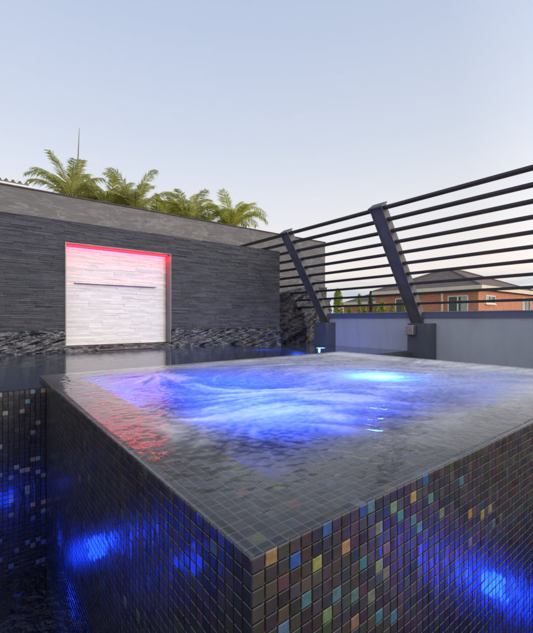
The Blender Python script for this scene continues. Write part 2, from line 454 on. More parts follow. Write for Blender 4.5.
def lic(a, steps, ds):
    acc = np.zeros_like(a)
    for sg in (1, -1):
        x, y = GX.copy(), GY.copy()
        for _ in range(steps):
            vx, vy = flow(x, y); x = x+sg*ds*vx; y = y+sg*ds*vy; acc += samp(a, x, y)
    acc = (acc-acc.mean())/acc.std(); return acc
L1 = lic(n1, 34, .016); L2 = lic(n2, 26, .03)
def blob(cx, cy, rx, ry, rot=0):
    c, s = math.cos(rot), math.sin(rot); dx, dy = GX-cx, GY-cy
    return np.exp(-(((c*dx+s*dy)/rx)**2+((-s*dx+c*dy)/ry)**2))
mask = 1.0*blob(2.2, 3.0, .78, .75) + .9*blob(2.9, 3.1, .85, .6) + .75*blob(3.0, 3.5, .9, .9) + .60*blob(4.6, 3.0, .9, .75) + .55*blob(3.0, 5.0, 1.1, 1.0) + .75*blob(2.5, 6.1, .75, .8) \
     + .5*blob(4.6, 4.9, 1.2, 1.2) + .5*blob(7.3, 3.9, 1.1, 1.3) + .45*blob(6.3, 6.2, 1.9, .8) + .30/(1+np.exp(-(GX-5.4)*2.0))
mask = np.clip(mask, 0, 1)
dpt = np.clip(np.minimum(np.minimum(GX-HX0, HX1-GX), np.minimum(GY-HY0, HY1-GY))/.45, 0, 1)
n3 = blur(RNG.random((NY//6+2, NX//6+2)), 10); n3 = np.kron(n3, np.ones((6, 6)))[:NY, :NX]; n3 = blur(n3, 12); n3 = (n3-n3.mean())/n3.std()
st = np.clip(.5+.10*L1+.26*L2+.22*n3, 0, 1.4)
edge = np.minimum(np.minimum(GX-X0, X1-GX), np.minimum(GY-Y0, Y1-GY))
tub = np.clip(np.minimum(np.minimum(GX-HX0, HX1-GX), np.minimum(GY-HY0, HY1-GY))/.35+.25, 0, 1)
base = .015 + .20*dpt*blob(3.9, 4.6, 2.1, 2.2) + .80/(1+np.exp(-(GX+.45*(GY-4)-4.0)*1.25)) * (.78+.32*np.clip(st, 0, 1))  # density rising to the right stands in for pale sky reflection
aer = .62*np.clip(1.3*(blob(3.5, 4.2, 2.1, 2.2)+.5*blob(2.3, 6.2, .9, .9)+.45*blob(4.1, 2.75, 1.0, .7)), 0, 1)*(.55+.55*st)
foam_sheen = np.maximum(base, np.maximum(aer, np.clip(mask*(.25+.95*st**1.2), 0, .95)))
fan = blob(2.35, 3.1, .95, .66, -.75)
foam_sheen = np.maximum(foam_sheen, np.clip(fan*(.62+.42*st)*1.15, 0, .95))
foam_sheen = foam_sheen*np.clip(.45+edge/.7, 0, 1)
froth = blur(RNG.random((NY, NX)), 3); froth = (froth-froth.mean())/froth.std()
foam_sheen = np.clip(blur(foam_sheen, 2) + .055*froth*np.clip(mask*1.4, 0, 1), 0, .94)
calm = np.clip((edge-.05)/.8, 0, 1)
hz = calm*(.010*L2*np.clip(mask+.25, 0, 1) + .006*L1*mask + .025*mask*blob(2.6, 3.3, 1.0, 1.0) + .05*blob(4.55, 3.25, .5, .5))
rip = blur(RNG.random((NY, NX)), 8); rip = (rip-rip.mean())/rip.std()
hz = np.maximum(hz, -.006) + .006*calm
hz = blur(hz, 8)
hz += .0012*froth*np.clip(mask*1.3, 0, 1)*calm
hz += .0016*rip*np.clip(edge/.3, 0, 1)
roll = -.012*np.clip(1-edge/.05, 0, 1)**2
V = np.stack([GX.ravel(), GY.ravel(), (hz+roll).ravel()], 1)
idx = np.arange(NX*NY).reshape(NY, NX)
F = np.stack([idx[:-1, :-1], idx[:-1, 1:], idx[1:, 1:], idx[1:, :-1]], -1).reshape(-1, 4)
wo = link_mesh('water', V, F, M['spa_water'], None, True)
fa = wo.data.attributes.new('foam_sheen', 'FLOAT', 'POINT'); fa.data.foreach_set('value', foam_sheen.ravel().astype(np.float32))
da = wo.data.attributes.new('deep', 'FLOAT', 'POINT'); da.data.foreach_set('value', dpt.ravel().astype(np.float32))
tag(wo, kind='structure')

prof = [(.012, -.004), (.008, -.0045), (.002, -.007), (-.005, -.014), (-.008, -.026), (-.0085, -.034)]
def film(p0, p1, out, n_):
    v = []; f = []
    for i in range(n_+1):
        t = i/n_; x = p0[0]+(p1[0]-p0[0])*t; y = p0[1]+(p1[1]-p0[1])*t
        for k, (d, z) in enumerate(prof):
            w_ = .0035*noise.noise(Vector((x*5, y*5, z*.9))) + .002*noise.noise(Vector((x*13, y*13, z*2.5))) if 2 < k < 5 else 0
            v.append((x-out[0]*(d+w_*-1), y-out[1]*(d-w_), z))
    m_ = len(prof)
    for i in range(n_):
        for k in range(m_-1):
            a = i*m_+k; f.append((a, a+1, a+m_+1, a+m_) if out[1] else (a, a+1, a+m_+1, a+m_))
    return v, f
vf, ff_ = film((X0-.013, Y0), (X1, Y0), (0, -1), 420)
v2, f2 = film((X0, 6.975), (X0, Y0-.013), (-1, 0), 320)
ov = link_mesh('overflow_water', np.array(vf+v2), ff_+[tuple(i+len(vf) for i in q) for q in f2], M['film_water'], None, True)
tag(ov, kind='structure')

# ------------------------------------------------------------------ pool (behind the spa)
PZ = -.10; PY = 6.98; PXL = -9.0; PXR = X1; YV = 13.9
pool = thing('pool', 'dark tiled pool wall with a sparse pale fleck mosaic left of the spa', 'pool', (-1.5, 10.4, -3.6))
pw = MB()
nl = int((X0-PXL)/PIT)
pw.box(PXL, X0-.02, PY+.012, PY+.5, -3.6, PZ-.035)
pw.box(X1+.02, X1+.10, Y1-.3, YV, -3.6, PZ-.02)
pw.box(X0-.02, X1+.02, Y1+.02, Y1+.3, -3.6, PZ-.12)
pw.box(PXL, X1, PY+.5, YV+.3, -3.6, -3.0)
pw.build('shell', tubm, pool)
mosaic('wall_mosaic', pool, (X0-.003, PY+.006, PZ-.02), (-1, 0, 0), (0, 0, -1), (0, -1, 0), 60, 40, fleck=.085, pale=True,
       base=[(.006, .008, .012), (.008, .010, .014), (.011, .012, .017)])
mosaic('edge_mosaic', pool, (X0-.003, PY, PZ-.03), (-1, 0, 0), (0, 1, 0), (0, 0, 1), 60, 7, fleck=.03)
w = MB()
def sheet(mb, x0, x1, y0, y1, z): mb.quad((x0, y0, z), (x1, y0, z), (x1, y1, z), (x0, y1, z))
sheet(w, PXL, X0-.015, PY+.004, Y1+.02, PZ); sheet(w, PXL, X1+.02, Y1+.02, YV+.3, PZ)
tag(w.build('pool_water', M['pool_water']), kind='structure')
for (c, pw_) in (((-.8, 8.3, -1.0), 14.0), ((-3.5, 9.0, -1.0), 14.0), ((8.2, 10.6, -.8), 36.0)):
    lamp_disc('underwater_lamp', pool, c, .16, (0, -.2, 1), emitter('pool_lens', (.05, .2, 1, 1), 2))
    point('blue_pool_light', (c[0], c[1], c[2]+.3), pw_, (.04, .14, 1.0), .1, pool)

# ------------------------------------------------------------------ catch basin round the spa
cb = MB()
sheet(cb, PXL, X0-.01, -3, PY-.01, ZC); sheet(cb, X0-.01, 16, -3, Y0-.01, ZC)
tag(cb.build('catch_water', M['catch_water']), kind='structure')
fl = MB(); sheet(fl, PXL, 16, -3, PY, -3.55)
tag(fl.build('basin_floor', plain('basin_floor_tiles', (.008, .010, .014), .4, .4, 30)), kind='structure')
for i, (c, pw_) in enumerate((((5.4, .50, -2.75), 12.0), ((.45, 5.7, -2.5), 4.2), ((-.45, 4.6, -2.5), 1.8))):
    t = thing('underwater_light', ['blue underwater lamp glowing at the foot of the front mosaic wall', 'blue underwater lamp glowing low beside the spa left wall near the pool', 'blue underwater lamp low along the spa left wall nearest the corner'][i],
              'lamp', (c[0], c[1], c[2]-.2), 'lamps in the catch basin')
    lamp_disc('lens', t, c, .045, (0, 0, 1), emitter('catch_lens', (.01, .03, .2, 1), .05))
    sp = MB(); sp.tube([(c[0], c[1], -3.55), (c[0], c[1], c[2]-.005)], .03, 10); sp.build('stem', M['charcoal_metal'], t)
    point('blue_catch_light', (c[0], c[1], c[2]+.25), pw_, (.006, .045, 1.0), .15, t)

# ------------------------------------------------------------------ feature wall
fw = thing('feature_wall', 'charcoal stacked stone wall with a lit white niche behind the pool', 'wall', (3.0, YV+.5, -3.0))
NXA, NXB, NZA, NZB = 2.425, 6.09, .085, 3.53
WX0, WX1, WZT = -9.0, 11.70, 4.27
co = MB()
co.box(WX0, NXA-.02, YV+.06, YV+1.0, -3.0, WZT-.03); co.box(NXB+.02, WX1-.03, YV+.06, YV+1.0, -3.0, WZT-.03)
co.box(NXA-.02, NXB+.02, YV+.06, YV+1.0, NZB+.02, WZT-.03); co.box(NXA-.02, NXB+.02, YV+.50, YV+1.0, -3.0, NZB+.02)
co.box(NXA-.02, NXB+.02, YV+.06, YV+.50, -3.0, NZA-.02)
co.build('core', M['slab_cap'], fw)
def strips(mb, x0, x1, z0, z1, yf, h, lmin, lmax, dep, back, gap=.006, wedge=.0):
    z = z0
    while z < z1-1e-4:
        hh = min(h*random.uniform(.75, 1.25), z1-z)
        if z1-z-hh < h*.35: hh = z1-z
        x = x0
        while x < x1-1e-4:
            l = random.uniform(lmin, lmax)
            if x1-x-l < lmin*.6: l = x1-x
            a = random.uniform(0, dep); b = random.uniform(-.3, .3)*dep
            p = [(x+gap/2, yf+a+b*.5), (x+l-gap/2, yf+a-b*.5)]
            t = random.uniform(-.25, .25)*dep
            mb.hexa([(p[0][0], p[0][1]+t, z+gap/2), (p[1][0], p[1][1]+t, z+gap/2), (p[1][0], back, z+gap/2), (p[0][0], back, z+gap/2),
                     (p[0][0], p[0][1]-t, z+hh-gap/2), (p[1][0], p[1][1]-t, z+hh-gap/2), (p[1][0], back, z+hh-gap/2), (p[0][0], back, z+hh-gap/2)])
            x += l
        z += hh
cl = MB()
strips(cl, WX0, NXA, .60, NZB, YV, .062, .3, 1.0, .030, YV+.058)
strips(cl, NXB, WX1, .60, NZB, YV, .062, .3, 1.0, .030, YV+.058)
strips(cl, WX0, WX1, NZB, WZT, YV, .062, .3, 1.0, .030, YV+.058)
cl.build('stone_cladding', M['dark_stone'], fw)
# niche
ni = MB()
strips(ni, NXA+.01, NXB-.01, NZA, NZB-.01, YV+.40, .085, .3, .9, .026, YV+.495, gap=.002)
niche = ni.build('niche_panel', M['white_stone'], fw)
tr = MB(); tk = .03
tr.box(NXB-.004, NXB+tk, YV-.02, YV+.48, NZA, NZB+tk); tr.box(NXA-tk, NXA+.004, YV-.02, YV+.48, NZA, NZB+tk); tr.box(NXA+.005, NXB-.005, YV-.02, YV+.48, NZB+.002, NZB+tk-.002)
tr.build('niche_frame', plain('niche_frame_metal', (.16, .16, .165), .4, .1, 8), niche)
sl = MB(); sl.box(2.757, 5.645, YV+.24, YV+.41, 2.240, 2.268)
sl.build('spillway_blade', plain('spillway_metal', (.30, .26, .34), .35, .1, 8, metal=.4), niche)
ls = MB(); ls.box(NXA+.03, NXB-.03, YV+.22, YV+.28, NZB-.045, NZB-.01)
ls.build('led_strip', emitter('red_led', (1, .03, .05, 1), 4.0), niche)
la = bpy.data.lights.new('red_led_light', 'AREA'); la.shape = 'RECTANGLE'; la.size = (NXB-NXA-.1)*S; la.size_y = .03*S; la.energy = 7.0; la.color = (1, .012, .03)
lo = bpy.data.objects.new('red_led_light', la); COL.objects.link(lo)
lo.location = Vector(((NXA+NXB)/2*S, (YV+.365)*S, (NZB-.05)*S)) - world_loc(niche); lo.parent = niche; lo.rotation_euler = (math.radians(0), 0, 0)
# water lip at the foot of the niche
lp = MB(); lp.box(3.35, 5.35, YV-.16, YV+.02, -.09, -.05)
lp.build('weir_lip', M['post_metal'], fw, bevel=.01)
# rough rock skirting along the water line
def rock_grid(x0, x1, z0, z1, y, nx, nz, amp, name, parent, mat, top=lambda x: 0, seedz=0):
    v = []; f = []
    for j in range(nz+1):
        for i in range(nx+1):
            x = x0+(x1-x0)*i/nx; z = z0+(z1-z0)*j/nz
            p = Vector((x*.55+z*.8, seedz+x*.06, z*6.0-x*1.7))
            d = noise.fractal(p*1.1, 1.25, 2.1, 4)*amp*.55 + abs(noise.noise(p*1.7))*amp*.45
            edge_ = min(1, (z1-z)/.06)
            zz = z + (noise.noise(Vector((x*4, 3, seedz)))*.05 if j == nz else 0)
            v.append((x, y - .05 - max(-.02, d)*edge_ - (1-edge_)*(-.045), zz))
    for j in range(nz):
        for i in range(nx):
            a = j*(nx+1)+i; f.append((a, a+1, a+nx+2, a+nx+1))
    nb = len(v)
    for i in range(nx+1): v.append((x0+(x1-x0)*i/nx, y+.055, z1+.004))
    for i in range(nx): f.append((nz*(nx+1)+i, nz*(nx+1)+i+1, nb+i+1, nb+i))
    for side in (0, nx):
        for j in range(nz):
            a = j*(nx+1)+side; n_ = len(v); v += [(v[a][0], y+.055, v[a][2]), (v[a+nx+1][0], y+.055, v[a+nx+1][2])]
            f.append((a, a+nx+1, n_+1, n_))
    return link_mesh(name, np.array(v), f, mat, parent)
rock_grid(WX0, NXA-.03, -.5, .62, YV, 420, 34, .11, 'rock_skirting', fw, M['wet_rock'], seedz=1.3)
rock_grid(NXB+.03, WX1, -.5, .62, YV, 220, 34, .11, 'rock_skirting', fw, M['wet_rock'], seedz=7.1)
rock_grid(NXA-.03, NXB+.03, -.5, .07, YV, 140, 16, .06, 'rock_skirting', fw, M['wet_rock'], seedz=4.4)

# ------------------------------------------------------------------ tall boundary wall behind
YT = 17.4; TZ = 6.16; TX1 = 18.6
bw = thing('boundary_wall', 'tall grey slate panelled wall rising behind the charcoal stone wall', 'wall', (5, YT+.3, -5.98))
mb = MB(); mb.box(-14, TX1-.02, YT+.04, YT+.6, -5.98, TZ-.02); mb.build('core', M['slab_cap'], bw)
mb = MB(); x = TX1; 
while x > -14:
    a = max(-14, x-6.1); z = -5.9
    for (za, zb) in ((-1.2, .98), (1.0, 3.55), (3.57, TZ-.06)):
        mb.box(a+.003, x-.003, YT+random.uniform(-.004, .004), YT+.039, za+.003, zb-.003)
    x = a
mb.box(TX1-.019, TX1, YT-.002, YT+.6, -5.9, TZ-.06)
mb.build('slate_panels', M['slate'], bw)
mb = MB(); mb.box(-14, TX1+.03, YT-.05, YT+.65, TZ-.058, TZ); mb.build('cap', M['slab_cap'], bw, bevel=.008)

# ------------------------------------------------------------------ rock outcrop in the corner
def outcrop():
    path = [(11.35, 15.6, 1.8), (12.1, 15.1, 2.0), (13.2, 14.75, 2.35), (14.3, 14.7, 2.7), (15.3, 15.2, 2.85), (16.4, 15.9, 3.0), (17.6, 16.5, 3.15), (18.7, 16.9, 3.1)]
    nu, nv = 150, 70; v = []; f = []
    for i in range(nu+1):
        t = i/nu*(len(path)-1); k = min(int(t), len(path)-2); t -= k
        a, b = path[k], path[k+1]; x = a[0]+(b[0]-a[0])*t; y = a[1]+(b[1]-a[1])*t; zt = a[2]+(b[2]-a[2])*t
        for j in range(nv+1):
            s_ = j/nv
            if s_ < .75:
                q_ = s_/.75; z = -1.5+(zt+1.5)*q_; yy = y + .55*q_**2.5
            else:
                q_ = (s_-.75)/.25; z = zt - .15*q_; yy = y+.55+(YT-.06-y-.55)*q_
            p = Vector((x*.8, yy*.8, z*.8))
            st_ = noise.noise(Vector((x*.7+z*.9, yy*.5, z*3.2-x*1.3)))
            d = .30*noise.fractal(p*1.2, 1.2, 2.1, 5) + .26*st_ + .10*abs(noise.noise(p*3.3))
            v.append((x + d*.25, min(yy - d*.9, YT-.06), z + d*.35))
    for i in range(nu):
        for j in range(nv):
            a = i*(nv+1)+j; f.append((a, a+nv+1, a+nv+2, a+1))
    o = link_mesh('rock_outcrop', np.array(v), f, M['outcrop'])
    tag(o, 'dark craggy rock outcrop in the corner beside the first leaning post', 'rock')
outcrop()

# ------------------------------------------------------------------ parapet wall, piers
XF = 14.6
pa = thing('parapet_wall', 'blue grey painted low wall with a slate blue cap under the slatted screen', 'wall', (XF+.3, 5, -5.98))
mb = MB(); mb.box(XF, XF+.6, -4, 13.95, -5.98, 1.045); mb.build('wall_panel', M['parapet'], pa)
mb = MB(); mb.box(XF-.10, XF+.72, -4, 14.0, 1.05, 1.27); mb.build('cap', M['parapet_cap'], pa, bevel=.012)
mb = MB(); mb.box(XF-.12, XF+.74, -4, 14.02, 1.273, 1.300); mb.build('cap_trim', plain('cap_trim', (.42, .44, .48), .4, .1, 5), pa)
for y in (12.93, 7.63, 2.33):
    mb = MB(); mb.box(13.9, XF-.002, y, y+.85, -3.5, .825); mb.build('pier', M['pier'], pa, bevel=.01)

# slab walk, shallow corner basin
mb = MB(); mb.box(X1+.11, XF-.003, 8.25, 8.75, -3.6, -.34)
tag(mb.build('walkway', M['dark_concrete']), kind='structure')
mb = MB(); sheet(mb, X1+.105, XF-.004, 8.752, 15.6, -.35)
tag(mb.build('basin_water', M['basin_water']), kind='structure')
mb = MB(); sheet(mb, X1+.105, XF-.003, 8.76, 15.9, -.75)
tag(mb.build('corner_basin_floor', M['dark_concrete']), kind='structure')
t = thing('corner_lamp', 'small bright blue lamp at the waterline by the corner pier', 'lamp', (12.75, 12.2, -.75), 'lamps in the water')
lamp_disc('lens', t, (12.75, 12.2, -.378), .20, (0, 0, 1), emitter('corner_lens', (.2, .5, 1, 1), 4))
mb = MB(); mb.tube([(12.75, 12.22, -.75), (12.75, 12.22, -.39)], .07, 10); mb.build('stem', M['steel'], t)
point('blue_corner_light', (12.55, 12.1, -.27), 5.0, (.015, .09, 1.0), .04, t)

# wall lamp on pier
t = thing('wall_lamp', 'small silver box lamp mounted on the middle pier below the leaning post', 'lamp', (13.85, 8.23, .36))
mb = MB(); mb.box(13.62, 13.86, 8.07, 8.40, .37, .76); mb.build('body', M['steel'], t, bevel=.02)
mb = MB(); mb.box(13.86, 13.898, 8.11, 8.36, .42, .71); mb.build('back_plate', M['charcoal_metal'], t)

# ------------------------------------------------------------------ leaning slat screen
KL = .667
def lean(z): return XF - KL*(z-1.0)
sc_ = thing('slat_screen', 'dark metal screen of horizontal bars on steel posts leaning in over the low wall', 'screen', (XF, 5, 1.0))
nx_, nz_ = 1/math.hypot(1, KL), KL/math.hypot(1, KL)
def slanted(mb, y0, y1, za, zb, th, mi=0):
    def P(z, s, y): return (lean(z)+s*th*nx_, y, z+s*th*nz_)
    mb.hexa([P(za, -.5, y0), P(za, .5, y0), P(za, .5, y1), P(za, -.5, y1), P(zb, -.5, y0), P(zb, .5, y0), P(zb, .5, y1), P(zb, -.5, y1)], mi)
for yc in (13.6, 8.42, 2.75):
    mb = MB(); slanted(mb, yc-.265, yc-.225, .80, 5.17, .34); slanted(mb, yc+.225, yc+.265, .80, 5.17, .34); slanted(mb, yc-.224, yc+.224, .80, 5.16, .25)
    post = mb.build('post', M['post_metal'], sc_)
    mb = MB(); slanted(mb, yc-.30, yc+.30, 5.171, 5.215, .40); mb.build('end_cap', M['post_metal'], post)
for i in range(10):
    z = 5.08-.384*i
    mb = MB()
    for (ya, yb) in ((-4, 2.48), (3.02, 8.15), (8.69, 13.33), (13.87, YT-.02)):
        xc = lean(z); hw, ht = .13, .044
        mb.box(xc-hw, xc+hw, ya, yb, z-ht, z+ht)
    mb.build('rail', M['charcoal_metal'], sc_, bevel=.012)

# ------------------------------------------------------------------ white shed roof at left
t = thing('shed', 'white corrugated shed roof just showing above the tall wall at left', 'shed', (-4, 27, -5.98))
mb = MB(); mb.box(-12, 2.2, 24.5, 30, -5.98, 8.0); mb.build('wall', M['pale_render'], t)
v = []; f = []; n_ = 14.8; N = 230
for i in range(N+1):
    x = -12.2+n_*i/N; wv = .085*math.sin(i/N*n_/.30*2*math.pi)
    for (y, dz) in ((24.0, 0), (30.5, 1.6)):
        v += [(x, y, 8.42+wv+dz), (x, y, 8.40+wv+dz-.05)]
for i in range(N):
    a = i*4; b = a+4
    f += [(a, b, b+2, a+2), (a+1, a+3, b+3, b+1), (a, a+1, b+1, b)]
link_mesh('roof', np.array(v), f, M['white_roof'], t)
mb = MB(); mb.box(-12.2, 2.55, 24.02, 24.28, 7.86, 8.24); mb.build('gutter', M['white_roof'], t, bevel=.02)

# ------------------------------------------------------------------ palms
def frond(base, az, elev, length, droop, wid, nl=72):
    """one arching feather leaf: rachis and its thin leaflets"""
    R = MB()
    d = Vector((math.cos(az), math.sin(az), 0)); pts = []
    p = Vector(base); ang = elev; n = 14
    for i in range(n+1):
        pts.append(tuple(p)); p = p + (d*math.cos(ang) + Vector((0, 0, 1))*math.sin(ang))*(length/n); ang -= droop/n*(.3+1.6*i/n)
    R.tube(pts, [.040*(1-.88*i/n) for i in range(n+1)], 5, 1)
    side = Vector((-d.y, d.x, 0)); up = Vector((0, 0, 1)); tw = random.uniform(-.35, .35)
    for k in range(nl):
        t = .14+.86*k/(nl-1)
        if random.random() < .06: continue
        q_ = t*n; i = min(int(q_), n-1); a = Vector(pts[i]); b = Vector(pts[i+1]); c = a.lerp(b, q_-i); tg = (b-a).normalized()
        nrm_ = side.cross(tg).normalized()
        ll = wid*math.sin(math.pi*(.10+.80*t))**.6*random.uniform(.75, 1.12)
        for sg in (-1, 1):
            dirv = (side*sg*random.uniform(.55, .8) + tg*random.uniform(.6, .95) + nrm_*random.uniform(.05, .45) + up*tw*sg*.4).normalized()
            hang = ll*random.uniform(.05, .40)
            m_ = c + dirv*ll*.5 - up*hang*.12; e_ = c + dirv*ll*.96 - up*hang
            wv = tg.cross(dirv).cross(dirv).normalized()*random.uniform(.013, .022)
            R.poly([tuple(c-wv*.4), tuple(m_-wv), tuple(e_), tuple(m_+wv), tuple(c+wv*.4)], 0)
    return R
def palm(x, y, z, mat, label, fr, spear=None, tone=1.0):
    t = thing('palm_tree', label, 'palm tree', (x, y, -5.98), 'palms behind the tall wall')
    mb = MB(); mb.tube([(x, y, -5.98), (x+.05, y, -1), (x, y, z-.5), (x, y, z+.1)], [.30, .24, .17, .10], 10); mb.build('trunk', M['bark'], t)
    for (az, el, ln, dr, wd) in fr:
        frond((x+random.uniform(-.06, .06), y+random.uniform(-.06, .06), z), az, el, ln, dr, wd).build('frond', [mat, M['palm_stem']], t)
    if spear:
        for (sx_, sz, lx) in spear:
            mb = MB(); mb.tube([(sx_, y, z), (sx_+lx*.4, y, (z+sz)/2), (sx_+lx, y, sz)], [.05, .035, .010], 5); mb.build('spear_leaf', M['palm_dry'], t)
def ring(n, ph, el, ln, dr, wd, jit=.22):
    return [(ph+2*math.pi*k/n+random.uniform(-jit, jit), el+random.uniform(-.18, .18), ln*random.uniform(.85, 1.15), dr*random.uniform(.8, 1.2), wd) for k in range(n)]
PY_ = 20.0
def crown(n, ph, ln, wd, lo=.70, hi=1.5, dr=1.35):
    o_ = []
    for k in range(n):
        el = hi-(hi-lo)*(k/(n-1))**.8
        o_.append((ph+k*2.4+random.uniform(-.25, .25), el+random.uniform(-.08, .08), ln*random.uniform(.8, 1.12)*(1-.12*k/n), dr*random.uniform(.6, 1.25), wd*random.uniform(.85, 1.15)))
    return o_
palm(3.7, PY_, 6.6, M['palm'], 'leftmost palm with full feathery fronds below a tall bare spear', crown(14, .2, 2.3, .66, .85)+[(2.7, 1.15, 2.7, 1.7, .6)], [(3.95, 10.3, .12)])
palm(5.0, PY_+.6, 6.3, M['palm'], 'low palm half hidden between the leftmost palm and the one right of it', crown(12, .9, 2.4, .6, .9))
palm(6.8, PY_, 6.5, M['palm'], 'palm with upright feathery fronds directly behind the white niche', crown(13, .5, 2.6, .64, .85))
palm(8.2, PY_+.5, 6.1, M['palm_bright'], 'low yellow green palm with drooping tips right of the niche', crown(12, .1, 2.4, .6, .7, 1.3, 1.7))
palm(9.8, PY_, 6.6, M['palm'], 'olive palm with ragged fronds left of the brightest palm', crown(14, .8, 2.6, .62, .8))
palm(11.2, PY_+.7, 6.3, M['palm'], 'low olive palm tucked behind the brightest palm', crown(11, 1.7, 2.4, .6))
palm(5.8, PY_+1.0, 6.6, M['palm'], 'slender palm peeping up between the second and the niche palm', crown(12, 2.2, 2.5, .6, .8))
palm(9.0, PY_+1.1, 6.5, M['palm_bright'], 'yellowish palm set back behind the olive palm', crown(12, 1.2, 2.4, .6, .75))
palm(12.6, PY_-.3, 6.5, M['palm_bright'], 'brightest lime palm whose long frond arches right above the wall end', crown(14, .4, 2.7, .7, .9)+[(0.0, 1.2, 3.7, 2.1, .7), (-.3, 1.0, 3.0, 2.0, .65), (.25, .95, 3.2, 1.9, .62)])

# ------------------------------------------------------------------ brick house
HX, HY, HXb, HYb, GZ, EZ = 47.8, 19.8, 67.2, 34.4, -5.98, 4.55
h = thing('brick_house', 'orange brick house with a brown hipped roof beyond the low wall', 'house', (57, 27, GZ))
mb = MB(); mb.box(HX, HXb, HY, HYb, GZ, EZ); mb.build('wall', M['brick'], h)
ov = .55; rz = EZ+.10
mb = MB()
A = [(HX-ov, HY-ov, rz+.34), (HXb+ov, HY-ov, rz+.34), (HXb+ov, HYb+ov, rz+.34), (HX-ov, HYb+ov, rz+.34)]
r0, r1 = (HX+7.3, (HY+HYb)/2, 8.35), (HX+12.1, (HY+HYb)/2, 8.35)
mb.poly([A[0], A[1], r1, r0]); mb.poly([A[1], A[2], r1]); mb.poly([A[2], A[3], r0, r1]); mb.poly([A[3], A[0], r0])
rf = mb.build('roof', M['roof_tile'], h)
mb = MB()
for (a, b) in ((A[0], r0), (A[3], r0), (A[1], r1), (A[2], r1), (r0, r1)): mb.tube([(a[0], a[1], a[2]+.05), (b[0], b[1], b[2]+.08)], .13, 8)
mb.build('ridge_cap', plain('ridge_tiles', (.15, .115, .10), .75, .2, 8), rf)
mb = MB()
mb.box(HX-ov, HXb+ov, HY-ov, HYb+ov, rz-.02, rz+.08)
mb.box(HX-ov-.12, HXb+ov+.12, HY-ov-.12, HY-ov, rz-.12, rz+.40); mb.box(HX-ov-.12, HX-ov, HY-ov, HYb+ov, rz-.12, rz+.40)
mb.box(HX-ov-.12, HXb+ov+.12, HYb+ov, HYb+ov+.12, rz-.12, rz+.40); mb.box(HXb+ov, HXb+ov+.12, HY-ov, HYb+ov, rz-.12, rz+.40)
mb.build('fascia', M['cream'], h)
mb = MB(); mb.tube([(HX-.14, 24.15, GZ), (HX-.14, 24.15, rz-.1)], .16, 8); mb.build('downpipe', M['cream'], h)
def window(axis, a0, a1, z0, z1, nm):
    d = .12; fr = .13; F_ = MB(); P_ = MB()
    def B(mb, u0, u1, za, zb, o0, o1):
        if axis == 'x': mb.box(HX-o1, HX-o0, u0, u1, za, zb)
        else: mb.box(u0, u1, HY-o1, HY-o0, za, zb)
    B(F_, a0, a1, z0, z0+fr, .002, d); B(F_, a0, a1, z1-fr, z1, .002, d)
    B(F_, a0, a0+fr, z0+fr, z1-fr, .002, d); B(F_, a1-fr, a1, z0+fr, z1-fr, .002, d)
    for k in range(1, nm):
        u = a0+(a1-a0)*k/nm; B(F_, u-fr*.6, u+fr*.6, z0+fr, z1-fr, .002, d)
    f_ = F_.build('window', M['white_frame'], h)
    B(P_, a0+fr, a1-fr, z0+fr, z1-fr, .004, .05); P_.build('pane', M['pane'], f_)
    C_ = MB(); B(C_, a0+fr, a0+(a1-a0)*.36, z0+fr, z1-fr, .051, .06); C_.build('curtain', plain('curtain_cloth', (.42, .44, .36), .8, .15, 6), f_)
    s_ = MB(); B(s_, a0-.15, a1+.15, z0-.14, z0-.005, .002, .22); s_.build('sill', M['cream'], f_)
window('x', 20.95, 23.45, .4, 3.93, 2)
window('x', 28.5, 31.0, 1.2, 3.93, 2)
window('y', 49.7, 52.5, 2.9, 3.95, 2)
window('y', 62.0, 65.2, 2.2, 4.0, 2)

# a lower house wing to the left of the main roof
h2 = thing('house_extension', 'low brick wing with a brown roof seen left of the leaning middle post', 'house', (58, 40, GZ))
mb = MB(); mb.box(53, 63, 35.6, 45, GZ, 3.6); mb.build('wall', M['brick'], h2)
mb = MB(); B_ = [(52.4, 35.3, 3.75), (63.6, 35.3, 3.75), (63.6, 45.6, 3.75), (52.4, 45.6, 3.75)]; q0, q1 = (56.5, 40, 6.0), (60, 40, 6.0)
mb.poly([B_[0], B_[1], q1, q0]); mb.poly([B_[1], B_[2], q1]); mb.poly([B_[2], B_[3], q0, q1]); mb.poly([B_[3], B_[0], q0]); mb.poly(B_[::-1])
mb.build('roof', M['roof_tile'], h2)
mb = MB(); mb.box(52.3, 52.4, 35.3, 45.6, 3.5, 3.95); mb.box(52.3, 63.6, 35.2, 35.3, 3.5, 3.95); mb.build('fascia', M['cream'], h2)

